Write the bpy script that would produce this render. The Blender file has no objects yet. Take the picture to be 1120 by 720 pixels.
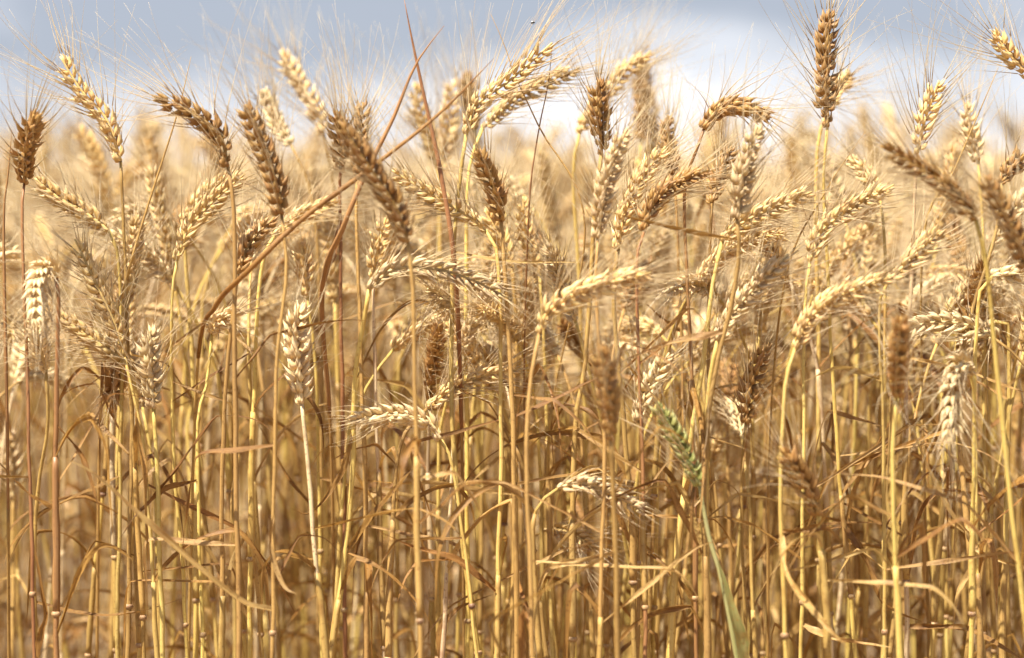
import bpy, math, random
import numpy as np
from mathutils import Vector, Euler

# ------------------------------------------------------------------ camera, world, sun
S = bpy.context.scene
R = math.radians
CAM = np.array([0.0, 0.0, 0.86])
LENS = 70.0
FPX = 1120 * LENS / 36.0                 # photo pixels
HORIZON = 182.0
PITCH = math.atan((360 - HORIZON) / FPX)
FOCUS = 1.75
cam_d = bpy.data.cameras.new('camera')
cam = bpy.data.objects.new('camera', cam_d)
S.collection.objects.link(cam)
cam.location = CAM
cam.rotation_euler = (R(90) - PITCH, 0, 0)
cam_d.lens = LENS
cam_d.sensor_width = 36
cam_d.clip_start = 0.05
cam_d.clip_end = 3000
cam_d.dof.use_dof = True
cam_d.dof.focus_distance = FOCUS
cam_d.dof.aperture_fstop = 3.0
cam_d.dof.aperture_blades = 9
S.camera = cam

SUN_EL, SUN_X, SUN_Y = 62, -0.78, -0.62   # where the sun stands: left and behind the camera, high
world = bpy.data.worlds.new('World')
S.world = world
world.use_nodes = True
wn, wl = world.node_tree.nodes, world.node_tree.links
bg = wn['Background']
bg.inputs['Strength'].default_value = 0.072
sky = wn.new('ShaderNodeTexSky')
sky.sky_type = 'NISHITA'
sky.sun_disc = False
sky.sun_elevation = R(SUN_EL)
sky.sun_rotation = math.atan2(SUN_X, SUN_Y)
sky.air_density = 1.0
sky.dust_density = 1.2
tc = wn.new('ShaderNodeTexCoord')
mp = wn.new('ShaderNodeMapping')
mp.inputs['Scale'].default_value = (5.0, 5.0, 15.0)
mp.inputs['Location'].default_value = (0.55, 0.3, 0.35)
wl.new(tc.outputs['Generated'], mp.inputs['Vector'])
cn = wn.new('ShaderNodeTexNoise')
cn.inputs['Scale'].default_value = 1.0
cn.inputs['Detail'].default_value = 4.0
cn.inputs['Roughness'].default_value = 0.5
wl.new(mp.outputs['Vector'], cn.inputs['Vector'])
sep = wn.new('ShaderNodeSeparateXYZ')
wl.new(tc.outputs['Generated'], sep.inputs['Vector'])
low = wn.new('ShaderNodeMapRange')        # clouds pile up towards the horizon
low.inputs['From Min'].default_value = 0.0
low.inputs['From Max'].default_value = 0.085
low.inputs['To Min'].default_value = 0.20
low.inputs['To Max'].default_value = -0.10
wl.new(sep.outputs['Z'], low.inputs['Value'])
ad = wn.new('ShaderNodeMath'); ad.operation = 'ADD'
wl.new(cn.outputs['Fac'], ad.inputs[0]); wl.new(low.outputs['Result'], ad.inputs[1])
cr = wn.new('ShaderNodeValToRGB')
cr.color_ramp.elements[0].position = 0.36
cr.color_ramp.elements[0].color = (0, 0, 0, 1)
cr.color_ramp.elements[1].position = 0.66
cr.color_ramp.elements[1].color = (1, 1, 1, 1)
sx_ = wn.new('ShaderNodeMath'); sx_.operation = 'MULTIPLY_ADD'; sx_.inputs[1].default_value = 0.22
wl.new(sep.outputs['X'], sx_.inputs[0]); wl.new(ad.outputs[0], sx_.inputs[2])
wl.new(sx_.outputs[0], cr.inputs['Fac'])
cc = wn.new('ShaderNodeMix'); cc.data_type = 'RGBA'
cc.inputs[6].default_value = (2.9, 3.2, 3.85, 1)      # grey-blue cloud deck
cc.inputs[7].default_value = (6.9, 7.0, 7.4, 1)       # bright cumulus
wl.new(cr.outputs['Color'], cc.inputs['Factor'])
mx = wn.new('ShaderNodeMix'); mx.data_type = 'RGBA'
hi = wn.new('ShaderNodeMapRange')
hi.inputs['From Min'].default_value = 0.10
hi.inputs['From Max'].default_value = 0.42
hi.inputs['To Min'].default_value = 0.92
hi.inputs['To Max'].default_value = 0.12
wl.new(sep.outputs['Z'], hi.inputs['Value'])
wl.new(hi.outputs['Result'], mx.inputs['Factor'])
wl.new(sky.outputs['Color'], mx.inputs[6])
wl.new(cc.outputs[2], mx.inputs[7])
wl.new(mx.outputs[2], bg.inputs['Color'])

sun_d = bpy.data.lights.new('sun', 'SUN')
sun = bpy.data.objects.new('sun', sun_d)
S.collection.objects.link(sun)
sun_d.energy = 5.0
sun_d.angle = R(0.5)
sun_d.color = (1.0, 0.955, 0.87)
hx = math.cos(R(SUN_EL)) / math.hypot(SUN_X, SUN_Y)
sun_dir = Vector((SUN_X * hx, SUN_Y * hx, math.sin(R(SUN_EL))))
sun.rotation_euler = sun_dir.to_track_quat('Z', 'Y').to_euler()
sun.location = (-3, -3, 6)

S.view_settings.view_transform = 'Standard'
S.view_settings.look = 'None'
S.view_settings.gamma = 1.0
S.view_settings.exposure = 1.18
S.render.engine = 'CYCLES'
S.cycles.max_bounces = 7
S.cycles.diffuse_bounces = 4
S.cycles.glossy_bounces = 2
S.cycles.transmission_bounces = 4
S.cycles.use_denoising = True

# ------------------------------------------------------------------ small helpers
rng = random.Random(11)
FWD = np.array([0, math.cos(PITCH), -math.sin(PITCH)])
UP = np.array([0, math.sin(PITCH), math.cos(PITCH)])
RIGHT = np.array([1.0, 0, 0])


def at(x, y, d):
    """photo pixel + distance along the view axis -> point in the field"""
    return CAM + d * (FWD + RIGHT * (x - 560) / FPX - UP * (y - 360) / FPX)


def to_px(p):
    v = np.asarray(p) - CAM
    d = v @ FWD
    return 560 + FPX * (v @ RIGHT) / d, 360 - FPX * (v @ UP) / d, d


def unit(v):
    n = np.linalg.norm(v)
    return v / n if n > 1e-12 else v


def spline(pts, n):
    """Catmull-Rom through pts, resampled to n points evenly spaced"""
    P = np.array(pts, float)
    P = np.vstack([2 * P[0] - P[1], P, 2 * P[-1] - P[-2]])
    out = []
    for i in range(1, len(P) - 2):
        p0, p1, p2, p3 = P[i - 1], P[i], P[i + 1], P[i + 2]
        for t in np.linspace(0, 1, 12, endpoint=False):
            out.append(0.5 * ((2 * p1) + (-p0 + p2) * t + (2 * p0 - 5 * p1 + 4 * p2 - p3) * t * t + (-p0 + 3 * p1 - 3 * p2 + p3) * t ** 3))
    out.append(P[-2])
    out = np.array(out)
    s = np.concatenate([[0], np.cumsum(np.linalg.norm(np.diff(out, axis=0), axis=1))])
    q = np.linspace(0, s[-1], n)
    return np.stack([np.interp(q, s, out[:, k]) for k in range(3)], 1)


def frames(P, ref):
    """tangent, normal (kept close to ref), binormal along a path"""
    T = np.gradient(P, axis=0)
    T /= np.linalg.norm(T, axis=1)[:, None] + 1e-12
    N = np.zeros_like(P)
    n = ref - T[0] * (ref @ T[0])
    if np.linalg.norm(n) < 1e-3:
        n = np.cross(T[0], [0.3, 0.5, 0.8])
    n = unit(n)
    for i in range(len(P)):
        n = unit(n - T[i] * (n @ T[i]))
        N[i] = n
    return T, N, np.cross(T, N)


class Geo:
    """gathers verts, faces, a grain coordinate per vertex and a material index per face"""
    def __init__(self):
        self.v, self.f, self.a, self.m, self.n = [], [], [], [], 0

    def add(self, V, F, A, mi=0):
        self.v.append(V); self.a.append(A)
        self.f += [tuple(i + self.n for i in f) for f in F]
        self.m += [mi] * len(F)
        self.n += len(V)

    def merge(self, g, mi):
        self.add(np.vstack(g.v), g.f, np.vstack(g.a), mi)

    def mesh(self, name, mats, smooth=True):
        me = bpy.data.meshes.new(name)
        V = np.vstack(self.v)
        me.from_pydata(V.tolist(), [], self.f)
        at_ = me.attributes.new('grain', 'FLOAT_VECTOR', 'POINT')
        at_.data.foreach_set('vector', np.vstack(self.a).astype(np.float32).ravel())
        for m in (mats if isinstance(mats, (list, tuple)) else [mats]):
            me.materials.append(m)
        if len(me.materials) > 1:
            me.polygons.foreach_set('material_index', self.m)
        if smooth:
            me.polygons.foreach_set('use_smooth', [True] * len(me.polygons))
        me.update()
        return me


_grid = {}


def grid_faces(nr, ns, wrap=True):
    k = (nr, ns, wrap)
    if k not in _grid:
        F = []
        for i in range(nr - 1):
            for j in range(ns if wrap else ns - 1):
                j2 = (j + 1) % ns
                F.append((i * ns + j, i * ns + j2, (i + 1) * ns + j2, (i + 1) * ns + j))
        _grid[k] = F
    return _grid[k]


def tube(g, P, rad, ns=8, mi=0, rnd=0.0, ref=np.array([0, -1.0, 0.2])):
    T, N, B = frames(P, ref)
    n = len(P)
    th = np.linspace(0, 2 * math.pi, ns, endpoint=False)
    rad = np.broadcast_to(rad, n)
    V = P[:, None, :] + rad[:, None, None] * (np.cos(th)[None, :, None] * N[:, None, :] + np.sin(th)[None, :, None] * B[:, None, :])
    s = np.concatenate([[0], np.cumsum(np.linalg.norm(np.diff(P, axis=0), axis=1))])
    A = np.zeros((n, ns, 3))
    A[:, :, 0] = np.abs(th - math.pi)[None, :]
    A[:, :, 1] = s[:, None]
    A[:, :, 2] = rnd
    F = list(grid_faces(n, ns))
    F.append(tuple(range(ns - 1, -1, -1)))
    F.append(tuple((n - 1) * ns + j for j in range(ns)))
    g.add(V.reshape(-1, 3), F, A.reshape(-1, 3), mi)


# husk: a keeled, pointed scale bulging on the outer side; unit length along z, x outwards
def husk_template(ns, nr):
    t = np.linspace(0, 1, nr)
    prof = np.array([0.35, 0.84, 1.0, 0.86, 0.46, 0.16, 0.05]) if nr == 7 else np.interp(t, [0, .2, .45, .7, 1], [.4, .9, 1, .7, .02])
    th = np.linspace(0, 2 * math.pi, ns, endpoint=False)
    V = np.zeros((nr, ns, 3))
    A = np.zeros((nr, ns, 3))
    for i in range(nr):
        c, s_ = np.cos(th), np.sin(th)
        keel = 1 + 0.22 * np.exp(-(th ** 2) / 0.12) + 0.22 * np.exp(-((th - 2 * math.pi) ** 2) / 0.12)
        V[i, :, 0] = np.where(c > 0, c * keel, c * 0.55) * prof[i] + 0.35 * math.sin(math.pi * t[i]) - 0.1
        V[i, :, 1] = s_ * prof[i]
        V[i, :, 2] = t[i]
        A[i, :, 0] = np.abs(th - math.pi)
        A[i, :, 1] = t[i]
    return V.reshape(-1, 3), list(grid_faces(nr, ns)), A.reshape(-1, 3)


HUSK = {0: husk_template(8, 7), 1: husk_template(5, 5)}


def build_ear(path, r, w=1.0, roll=0.0, spread=0.6, awn=0.076, lod=0, ref=None, awn_r=0.00042):
    """ear body (two alternating ranks of spikelets) and its beard of awns"""
    body, beard = Geo(), Geo()
    P = np.asarray(path)
    T, N0, B0 = frames(P, RIGHT if ref is None else ref)
    N = N0 * math.cos(roll) + B0 * math.sin(roll)
    B = np.cross(T, N)
    s = np.concatenate([[0], np.cumsum(np.linalg.norm(np.diff(P, axis=0), axis=1))])
    L = s[-1]
    ip = lambda arr, q: np.array([np.interp(q, s, arr[:, k]) for k in range(3)])
    tube(body, P, np.linspace(0.0014, 0.0008, len(P)) * w, 6, 0, 0.5)
    n = max(8, int(round(L / (0.0044 * w ** 0.5))))
    HV, HF, HA = HUSK[lod]
    for i in range(n + 1):
        last = i == n
        u = i / n
        q = (0.012 + 0.93 * u) * L
        side = 1 if i % 2 else -1
        p, t, nn, b = ip(P, q), unit(ip(T, q)), unit(ip(N, q)), unit(ip(B, q))
        sz = w * (0.70 + 0.36 * math.sin(math.pi * min(1, 0.12 + u * 0.80))) * r.uniform(0.84, 1.12)
        flare = 0.30 if r.random() < 0.09 else 0.0
        if i < 3 and r.random() < 0.35:
            sz *= 0.6
        if last:
            side, sz = 1, sz * 0.85
        # lateral, tilt out, tilt sideways, length, width
        if lod == 0:
            parts = [(-1.0, 24, 20, 1.0, 1.0, .95), (1.0, 24, 20, 1.0, 1.0, .95), (0.0, 37, 0, 0.88, 0.95, .45), (-1.55, 27, 33, 0.72, 0.82, .1), (1.55, 27, 33, 0.72, 0.82, .1)]
        else:
            parts = [(-1.0, 24, 22, 1.0, 1.15, 1), (1.0, 24, 22, 1.0, 1.15, 1), (0.0, 36, 0, 0.9, 1.0, .3)]
        for fy, tx, ty, ln, wd, pa in parts:
            tx = R(tx + r.gauss(1, 7)) * (0.25 if last else 1) * (1.0 if i > 1 else 0.7)
            ty = R(ty + r.gauss(0, 7)) * (1 if fy >= 0 else -1)
            tx += flare
            d = unit(t * math.cos(tx) + nn * side * math.sin(tx) + b * math.sin(ty))
            out = unit(nn * side - d * (nn @ d * side)) if abs(fy) < 1.2 else unit(nn * side + b * fy * .5 - d * ((nn * side + b * fy * .5) @ d))
            sd = np.cross(d, out)
            org = p + nn * side * 0.0012 * sz + b * fy * 0.0016 * sz - t * 0.001
            if abs(fy) > 1.2:
                org = org - t * 0.0008
            LL = 0.0126 * sz * ln * r.uniform(.86, 1.12)
            WW = 0.00215 * sz * wd * r.uniform(.85, 1.12)
            V = org + HV[:, :1] * WW * out + HV[:, 1:2] * WW * sd + HV[:, 2:3] * LL * d
            A = HA.copy(); A[:, 2] = r.random()
            body.add(V, HF, A)
            if r.random() < pa * (0.92 if awn > 0.02 else 0.6):
                tip = org + d * LL * 0.97 + out * WW * 0.02
                la = awn * r.uniform(0.5, 1.25) * (0.75 + 0.35 * math.sin(math.pi * (0.15 + 0.8 * u)))
                sp = 1.3 * spread * (1.0 - 0.65 * u * u) * r.uniform(0.35, 1.5)
                sway = b * (0.4 * fy + r.uniform(-0.7, 0.7)) + nn * side * r.uniform(0.75, 1.1)
                d1 = unit(t * math.cos(sp) + sway * math.sin(sp))
                m = 7
                q2 = np.linspace(0, 1, m)[:, None]
                kink = (nn * r.uniform(-1, 1) + b * r.uniform(-1, 1) + t * r.uniform(0, 1)) * 0.16 * la
                AP = tip + q2 * la * (d * (1 - q2) * 0.5 + d1 * (0.5 + 0.5 * q2)) + kink * q2 ** 2
                tube(beard, AP, awn_r * (0.42 + 0.85 * (1 - np.linspace(0, 1, m)) ** 3 - 0.2 * np.linspace(0, 1, m)), 3, 0, r.random())
    return body, beard


def build_blade(path, r, width, g=None, twist=1.0, fold=0.5, mi=0, ref=None, taper=1.0):
    """a dry leaf blade: folded along the midrib, edges curling, tapering to a point"""
    g = g or Geo()
    P = np.asarray(path)
    n = len(P)
    T, N, B = frames(P, np.array([r.uniform(-1, 1), -0.7, 0.6]) if ref is None else ref)
    rnd = r.random()
    ns = 5
    V = np.zeros((n, ns, 3)); A = np.zeros((n, ns, 3))
    ph = r.uniform(0, 6.28)
    L = np.linalg.norm(np.diff(P, axis=0), axis=1).sum()
    for i in range(n):
        u = i / (n - 1)
        wd = width * (0.55 + 0.55 * math.sin(math.pi * min(0.5 + 0.0, u * 1.6))) * (1 - u ** (2.6 * taper)) + 0.0002
        wd *= (1 + 0.12 * math.sin(u * 17 + ph)) * r.uniform(.86, 1.06) * 0.85
        an = twist * u * 3.0 + 0.25 * math.sin(u * 9 + ph)
        nn = N[i] * math.cos(an) + B[i] * math.sin(an)
        bb = np.cross(T[i], nn)
        fo = fold * (0.6 + 0.6 * math.sin(u * 6 + ph))
        for j in range(ns):
            c = (j - 2) / 2.0
            V[i, j] = P[i] + bb * c * wd * 0.5 * math.cos(fo * abs(c)) + nn * wd * 0.5 * (abs(c) ** 1.5) * math.sin(fo) + nn * wd * .10 * math.sin(c * 3 + u * 23 + ph) + nn * r.uniform(-.05, .05) * wd
            A[i, j] = (c * 2, u * L, rnd)
    g.add(V.reshape(-1, 3), grid_faces(n, ns, False), A.reshape(-1, 3), mi)
    return g


def droop_path(p0, az, length, r, rise=0.5, n=22):
    """leaf leaving the stalk at p0, rising a little, then arching over and hanging"""
    d = np.array([math.cos(az), math.sin(az), 0.0])
    p = np.array(p0, float); out = [p.copy()]
    el = r.uniform(0.9, 1.35) if rise > 0 else -0.2
    drop = r.uniform(0.8, 3.2)
    kink = r.uniform(0.15, 0.6); kk = r.uniform(0.3, 1.5)
    step = length / (n - 1)
    for i in range(1, n):
        u = i / (n - 1)
        el -= drop / (n - 1) * (0.6 + u)
        if abs(u - kink) < 0.6 / (n - 1):
            el -= kk
        el = max(el, -1.5)
        az_ = az + 0.3 * math.sin(u * 4 + kk * 5)
        d = np.array([math.cos(az_) * math.cos(el), math.sin(az_) * math.cos(el), math.sin(el)])
        p = p + d * step
        out.append(p.copy())
    return spline(out, n)


def link(name, me, parent=None, **props):
    o = bpy.data.objects.new(name, me)
    S.collection.objects.link(o)
    if parent is not None:
        o.parent = parent
    for k, v in props.items():
        o[k] = v
    return o


# ------------------------------------------------------------------ materials
def material(name, base, alt, dark, rough=0.5, trans=0.2, sx=1.6, sy=14.0, bump=0.25, spec=0.4, vary=0.22, spots=0.35, tipcol=None, sat=1.04):
    """straw-like fibre: streaks run along the 'grain' coordinate, plus darker weathering marks"""
    m = bpy.data.materials.new(name)
    m.use_nodes = True
    nt = m.node_tree; nd, lk = nt.nodes, nt.links
    nd.clear()
    outn = nd.new('ShaderNodeOutputMaterial')
    a = nd.new('ShaderNodeAttribute'); a.attribute_name = 'grain'
    vm = nd.new('ShaderNodeVectorMath'); vm.operation = 'MULTIPLY'
    vm.inputs[1].default_value = (sx, sy, 40.0)
    lk.new(a.outputs['Vector'], vm.inputs[0])
    oi = nd.new('ShaderNodeObjectInfo')
    n1 = nd.new('ShaderNodeTexNoise'); n1.inputs['Scale'].default_value = 1.6; n1.inputs['Detail'].default_value = 3
    lk.new(vm.outputs[0], n1.inputs['Vector'])
    r1 = nd.new('ShaderNodeMapRange'); r1.inputs['From Min'].default_value = 0.3; r1.inputs['From Max'].default_value = 0.7
    lk.new(n1.outputs['Fac'], r1.inputs['Value'])
    mx1 = nd.new('ShaderNodeMix'); mx1.data_type = 'RGBA'
    mx1.inputs[6].default_value = (*base, 1); mx1.inputs[7].default_value = (*alt, 1)
    lk.new(r1.outputs['Result'], mx1.inputs['Factor'])
    # weathering spots and brown streaks
    tcn = nd.new('ShaderNodeTexCoord')
    n2 = nd.new('ShaderNodeTexNoise'); n2.inputs['Scale'].default_value = 45; n2.inputs['Detail'].default_value = 5
    lk.new(tcn.outputs['Object'], n2.inputs['Vector'])
    r2 = nd.new('ShaderNodeMapRange'); r2.inputs['From Min'].default_value = 0.52; r2.inputs['From Max'].default_value = 0.72
    r2.inputs['To Max'].default_value = spots
    lk.new(n2.outputs['Fac'], r2.inputs['Value'])
    n3 = nd.new('ShaderNodeTexNoise'); n3.inputs['Scale'].default_value = 420; n3.inputs['Detail'].default_value = 2
    lk.new(tcn.outputs['Object'], n3.inputs['Vector'])
    r6 = nd.new('ShaderNodeMapRange'); r6.inputs['From Min'].default_value = 0.60; r6.inputs['From Max'].default_value = 0.68
    r6.inputs['To Max'].default_value = spots
    lk.new(n3.outputs['Fac'], r6.inputs['Value'])
    mxs = nd.new('ShaderNodeMath'); mxs.operation = 'MAXIMUM'
    lk.new(r2.outputs['Result'], mxs.inputs[0]); lk.new(r6.outputs['Result'], mxs.inputs[1])
    mx2 = nd.new('ShaderNodeMix'); mx2.data_type = 'RGBA'
    mx2.inputs[7].default_value = (*dark, 1)
    lk.new(mx1.outputs[2], mx2.inputs[6]); lk.new(mxs.outputs[0], mx2.inputs['Factor'])
    col = mx2.outputs[2]
    if tipcol is not None:                 # husks: brown-tinged foot, papery tip
        sp = nd.new('ShaderNodeSeparateXYZ'); lk.new(a.outputs['Vector'], sp.inputs[0])
        r3 = nd.new('ShaderNodeMapRange'); r3.inputs['From Min'].default_value = 0.45; r3.inputs['From Max'].default_value = 1.0
        r3.inputs['To Max'].default_value = 0.75
        lk.new(sp.outputs['Y'], r3.inputs['Value'])
        mx3 = nd.new('ShaderNodeMix'); mx3.data_type = 'RGBA'
        mx3.inputs[7].default_value = (*tipcol, 1)
        lk.new(col, mx3.inputs[6]); lk.new(r3.outputs['Result'], mx3.inputs['Factor'])
        col = mx3.outputs[2]
    # value and hue variation: per plant and per piece
    wnz = nd.new('ShaderNodeTexWhiteNoise'); wnz.noise_dimensions = '1D'
    sp2 = nd.new('ShaderNodeSeparateXYZ'); lk.new(a.outputs['Vector'], sp2.inputs[0])
    lk.new(sp2.outputs['Z'], wnz.inputs['W'])
    sm = nd.new('ShaderNodeMath'); sm.operation = 'ADD'
    hf = nd.new('ShaderNodeMath'); hf.operation = 'MULTIPLY'; hf.inputs[1].default_value = 0.6
    lk.new(wnz.outputs['Value'], hf.inputs[0])
    lk.new(oi.outputs['Random'], sm.inputs[0]); lk.new(hf.outputs[0], sm.inputs[1])
    r4 = nd.new('ShaderNodeMapRange'); r4.inputs['From Max'].default_value = 1.6
    r4.inputs['To Min'].default_value = 1 - vary; r4.inputs['To Max'].default_value = 1 + vary
    lk.new(sm.outputs[0], r4.inputs['Value'])
    hs = nd.new('ShaderNodeHueSaturation')
    hs.inputs['Saturation'].default_value = sat
    lk.new(col, hs.inputs['Color']); lk.new(r4.outputs['Result'], hs.inputs['Value'])
    r5 = nd.new('ShaderNodeMapRange'); r5.inputs['To Min'].default_value = 0.492; r5.inputs['To Max'].default_value = 0.508
    lk.new(wnz.outputs['Value'], r5.inputs['Value']); lk.new(r5.outputs['Result'], hs.inputs['Hue'])
    pb = nd.new('ShaderNodeBsdfPrincipled')
    pb.inputs['Roughness'].default_value = rough
    pb.inputs['Specular IOR Level'].default_value = spec
    lk.new(hs.outputs['Color'], pb.inputs['Base Color'])
    bp = nd.new('ShaderNodeBump'); bp.inputs['Strength'].default_value = bump; bp.inputs['Distance'].default_value = 0.0006
    lk.new(n1.outputs['Fac'], bp.inputs['Height']); lk.new(bp.outputs['Normal'], pb.inputs['Normal'])
    if trans > 0:
        tr = nd.new('ShaderNodeBsdfTranslucent'); lk.new(hs.outputs['Color'], tr.inputs['Color'])
        ms = nd.new('ShaderNodeMixShader'); ms.inputs[0].default_value = trans
        lk.new(pb.outputs[0], ms.inputs[1]); lk.new(tr.outputs[0], ms.inputs[2])
        lk.new(ms.outputs[0], outn.inputs['Surface'])
    else:
        lk.new(pb.outputs[0], outn.inputs['Surface'])
    return m


M = {
    'ear_gold': material('ear_gold', (0.60, 0.385, 0.145), (0.74, 0.53, 0.25), (0.28, 0.14, 0.045), 0.42, 0.07, 1.6, 1.2, 0.35, tipcol=(0.80, 0.62, 0.35)),
    'ear_brown': material('ear_brown', (0.32, 0.165, 0.052), (0.47, 0.27, 0.10), (0.14, 0.065, 0.025), 0.5, 0.07, 1.6, 1.2, 0.35, tipcol=(0.54, 0.34, 0.15)),
    'ear_pale': material('ear_pale', (0.68, 0.48, 0.23), (0.77, 0.60, 0.34), (0.46, 0.27, 0.11), 0.45, 0.07, 1.6, 1.2, 0.3, spots=0.6, tipcol=(0.80, 0.65, 0.41)),
    'ear_grey': material('ear_grey', (0.50, 0.345, 0.165), (0.66, 0.49, 0.27), (0.24, 0.13, 0.055), 0.5, 0.07, 1.6, 1.2, 0.3, tipcol=(0.72, 0.58, 0.38)),
    'ear_green': material('ear_green', (0.29, 0.30, 0.085), (0.50, 0.45, 0.18), (0.13, 0.15, 0.05), 0.45, 0.2, 1.6, 1.2, 0.3, tipcol=(0.66, 0.58, 0.32)),
    'awn': material('awn', (0.80, 0.63, 0.37), (0.86, 0.72, 0.47), (0.50, 0.29, 0.11), 0.3, 0.3, 1, 8, 0.0, vary=0.18, spots=0.5),
    'awn_brown': material('awn_brown', (0.58, 0.37, 0.17), (0.74, 0.54, 0.29), (0.28, 0.14, 0.06), 0.35, 0.25, 1, 8, 0.0, vary=0.18, spots=0.5),
    'stem_gold': material('stem_gold', (0.60, 0.41, 0.12), (0.80, 0.61, 0.27), (0.34, 0.16, 0.05), 0.46, 0.12, 4.6, 2, 0.8, 0.35, spots=0.5, sat=1.11),
    'stem_brown': material('stem_brown', (0.42, 0.25, 0.09), (0.60, 0.40, 0.175), (0.15, 0.065, 0.025), 0.48, 0.1, 4.6, 2, 0.8, 0.35, spots=0.5, sat=1.11),
    'stem_red': material('stem_red', (0.24, 0.095, 0.04), (0.44, 0.24, 0.10), (0.11, 0.045, 0.022), 0.4, 0.08, 2.6, 3, 0.4, 0.4),
    'stem_pale': material('stem_pale', (0.78, 0.64, 0.40), (0.62, 0.42, 0.20), (0.26, 0.10, 0.05), 0.45, 0.14, 3.2, 2, 0.4, 0.4, spots=0.6),
    'stem_green': material('stem_green', (0.38, 0.37, 0.13), (0.54, 0.48, 0.22), (0.20, 0.20, 0.09), 0.4, 0.15, 2.2, 6, 0.2),
    'sheath': material('sheath', (0.62, 0.44, 0.19), (0.46, 0.28, 0.10), (0.26, 0.12, 0.05), 0.5, 0.18, 3.4, 2, 0.5, spots=0.7, sat=1.11),
    'node': material('node', (0.50, 0.34, 0.17), (0.30, 0.16, 0.07), (0.14, 0.065, 0.04), 0.55, 0.0, 2, 300, 0.3, spots=0.8),
    'leaf_brown': material('leaf_brown', (0.25, 0.115, 0.035), (0.48, 0.295, 0.12), (0.12, 0.05, 0.02), 0.5, 0.34, 3.4, 3, 0.6, spots=0.65, vary=0.32, sat=1.11),
    'leaf_straw': material('leaf_straw', (0.62, 0.44, 0.21), (0.44, 0.26, 0.10), (0.24, 0.11, 0.045), 0.45, 0.32, 3.4, 3, 0.6, spots=0.7, vary=0.25, sat=1.11),
    'leaf_green': material('leaf_green', (0.27, 0.30, 0.10), (0.54, 0.46, 0.22), (0.46, 0.27, 0.10), 0.45, 0.3, 2.2, 7, 0.6, spots=0.9, sat=1.11),
}
AWN_OF = {'ear_gold': 'awn', 'ear_brown': 'awn', 'ear_pale': 'awn', 'ear_grey': 'awn', 'ear_green': 'awn'}

# ------------------------------------------------------------------ ground
def ground():
    m = bpy.data.materials.new('soil'); m.use_nodes = True
    nd, lk = m.node_tree.nodes, m.node_tree.links
    pb = nd['Principled BSDF']; pb.inputs['Roughness'].default_value = 0.95
    tcn = nd.new('ShaderNodeTexCoord')
    n = nd.new('ShaderNodeTexNoise'); n.inputs['Scale'].default_value = 9; n.inputs['Detail'].default_value = 9
    lk.new(tcn.outputs['Object'], n.inputs['Vector'])
    r_ = nd.new('ShaderNodeValToRGB')
    r_.color_ramp.elements[0].position = 0.35; r_.color_ramp.elements[0].color = (0.11, 0.065, 0.035, 1)
    r_.color_ramp.elements[1].position = 0.68; r_.color_ramp.elements[1].color = (0.34, 0.23, 0.12, 1)
    lk.new(n.outputs['Fac'], r_.inputs['Fac']); lk.new(r_.outputs['Color'], pb.inputs['Base Color'])
    b = nd.new('ShaderNodeBump'); b.inputs['Strength'].default_value = 0.8; b.inputs['Distance'].default_value = 0.03
    lk.new(n.outputs['Fac'], b.inputs['Height']); lk.new(b.outputs['Normal'], pb.inputs['Normal'])
    me = bpy.data.meshes.new('ground')
    me.from_pydata([(-900, -60, 0), (900, -60, 0), (900, 1600, 0), (-900, 1600, 0)], [], [(0, 1, 2, 3)])
    me.materials.append(m)
    link('ground', me, kind='structure')


ground()

# ------------------------------------------------------------------ plants described one by one
# label, ear points base>tip (photo px), distance, tip distance change, width, roll, ear material, stem material, stem way points, awn spread, landmark phrase
U = []


def H(label, ear, d, dt=0.0, w=1.25, roll=15, mat='ear_gold', stem='stem_gold', way=(), spread=0.6, mark=None, awn=0.086, xb=None):
    U.append(dict(label=label, ear=ear, d=d, dt=dt, w=w, roll=roll, mat=mat, stem=stem, way=list(way), spread=spread, mark=mark, awn=awn))


F_ = FOCUS
H('golden ear leaning left against the sky, second in from the left edge', [(132, 176), (116, 130), (88, 98), (66, 62)], F_, 0.0, 1.2, 20, way=[(135, 240), (141, 400), (150, 560), (158, 720)], mark='golden ear leaning left at far left')
H('short stout brown ear standing upright near the left edge under the sky', [(27, 198), (29, 160), (37, 126)], F_ - .02, -.055, 1.3, 60, 'ear_brown', 'stem_red', [(24, 240), (30, 420), (38, 720)], .55, mark='stout brown ear at the left edge')
H('brown ear nodding to the left on a red-brown neck, below open sky', [(249, 182), (240, 148), (208, 122), (168, 110)], F_ - .06, -.01, 1.25, 35, 'ear_brown', 'stem_brown', [(256, 240), (257, 440), (260, 600), (262, 720)], .55, mark='brown ear nodding left')
H('golden ear slanting up and left under the stout brown ear', [(119, 252), (92, 232), (62, 215), (38, 195)], F_ + .05, .01, 1.05, 20, way=[(130, 290), (133, 420), (128, 720)])
H('golden ear slanting up right with brown-edged husks, right of the leaning golden ear', [(194, 284), (206, 252), (232, 222), (268, 190)], F_ + .02, 0, 1.15, 5, way=[(188, 330), (189, 480), (198, 600), (205, 720)], spread=.6)
H('pale brown ear tip showing behind the slanting golden ear at left', [(200, 240), (225, 212), (262, 186)], F_ + .12, 0.02, 1.1, 60, 'ear_gold', way=[(204, 300), (214, 480), (214, 720)])
H('dark brown ear leaning left with thick rough husks, right of the nodding brown ear', [(308, 234), (300, 195), (285, 155), (268, 114)], F_ - .1, -.01, 1.3, 50, 'ear_brown', 'stem_brown', [(313, 300), (302, 420), (298, 720)], .5, mark='dark brown leaning ear')
H('slim brown ear curving up behind the long slanting dry stalk', [(260, 300), (272, 268), (300, 238)], F_ - .03, .03, 1.15, 30, 'ear_brown', 'stem_brown', [(255, 340), (244, 480), (243, 720)], .5)
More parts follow.
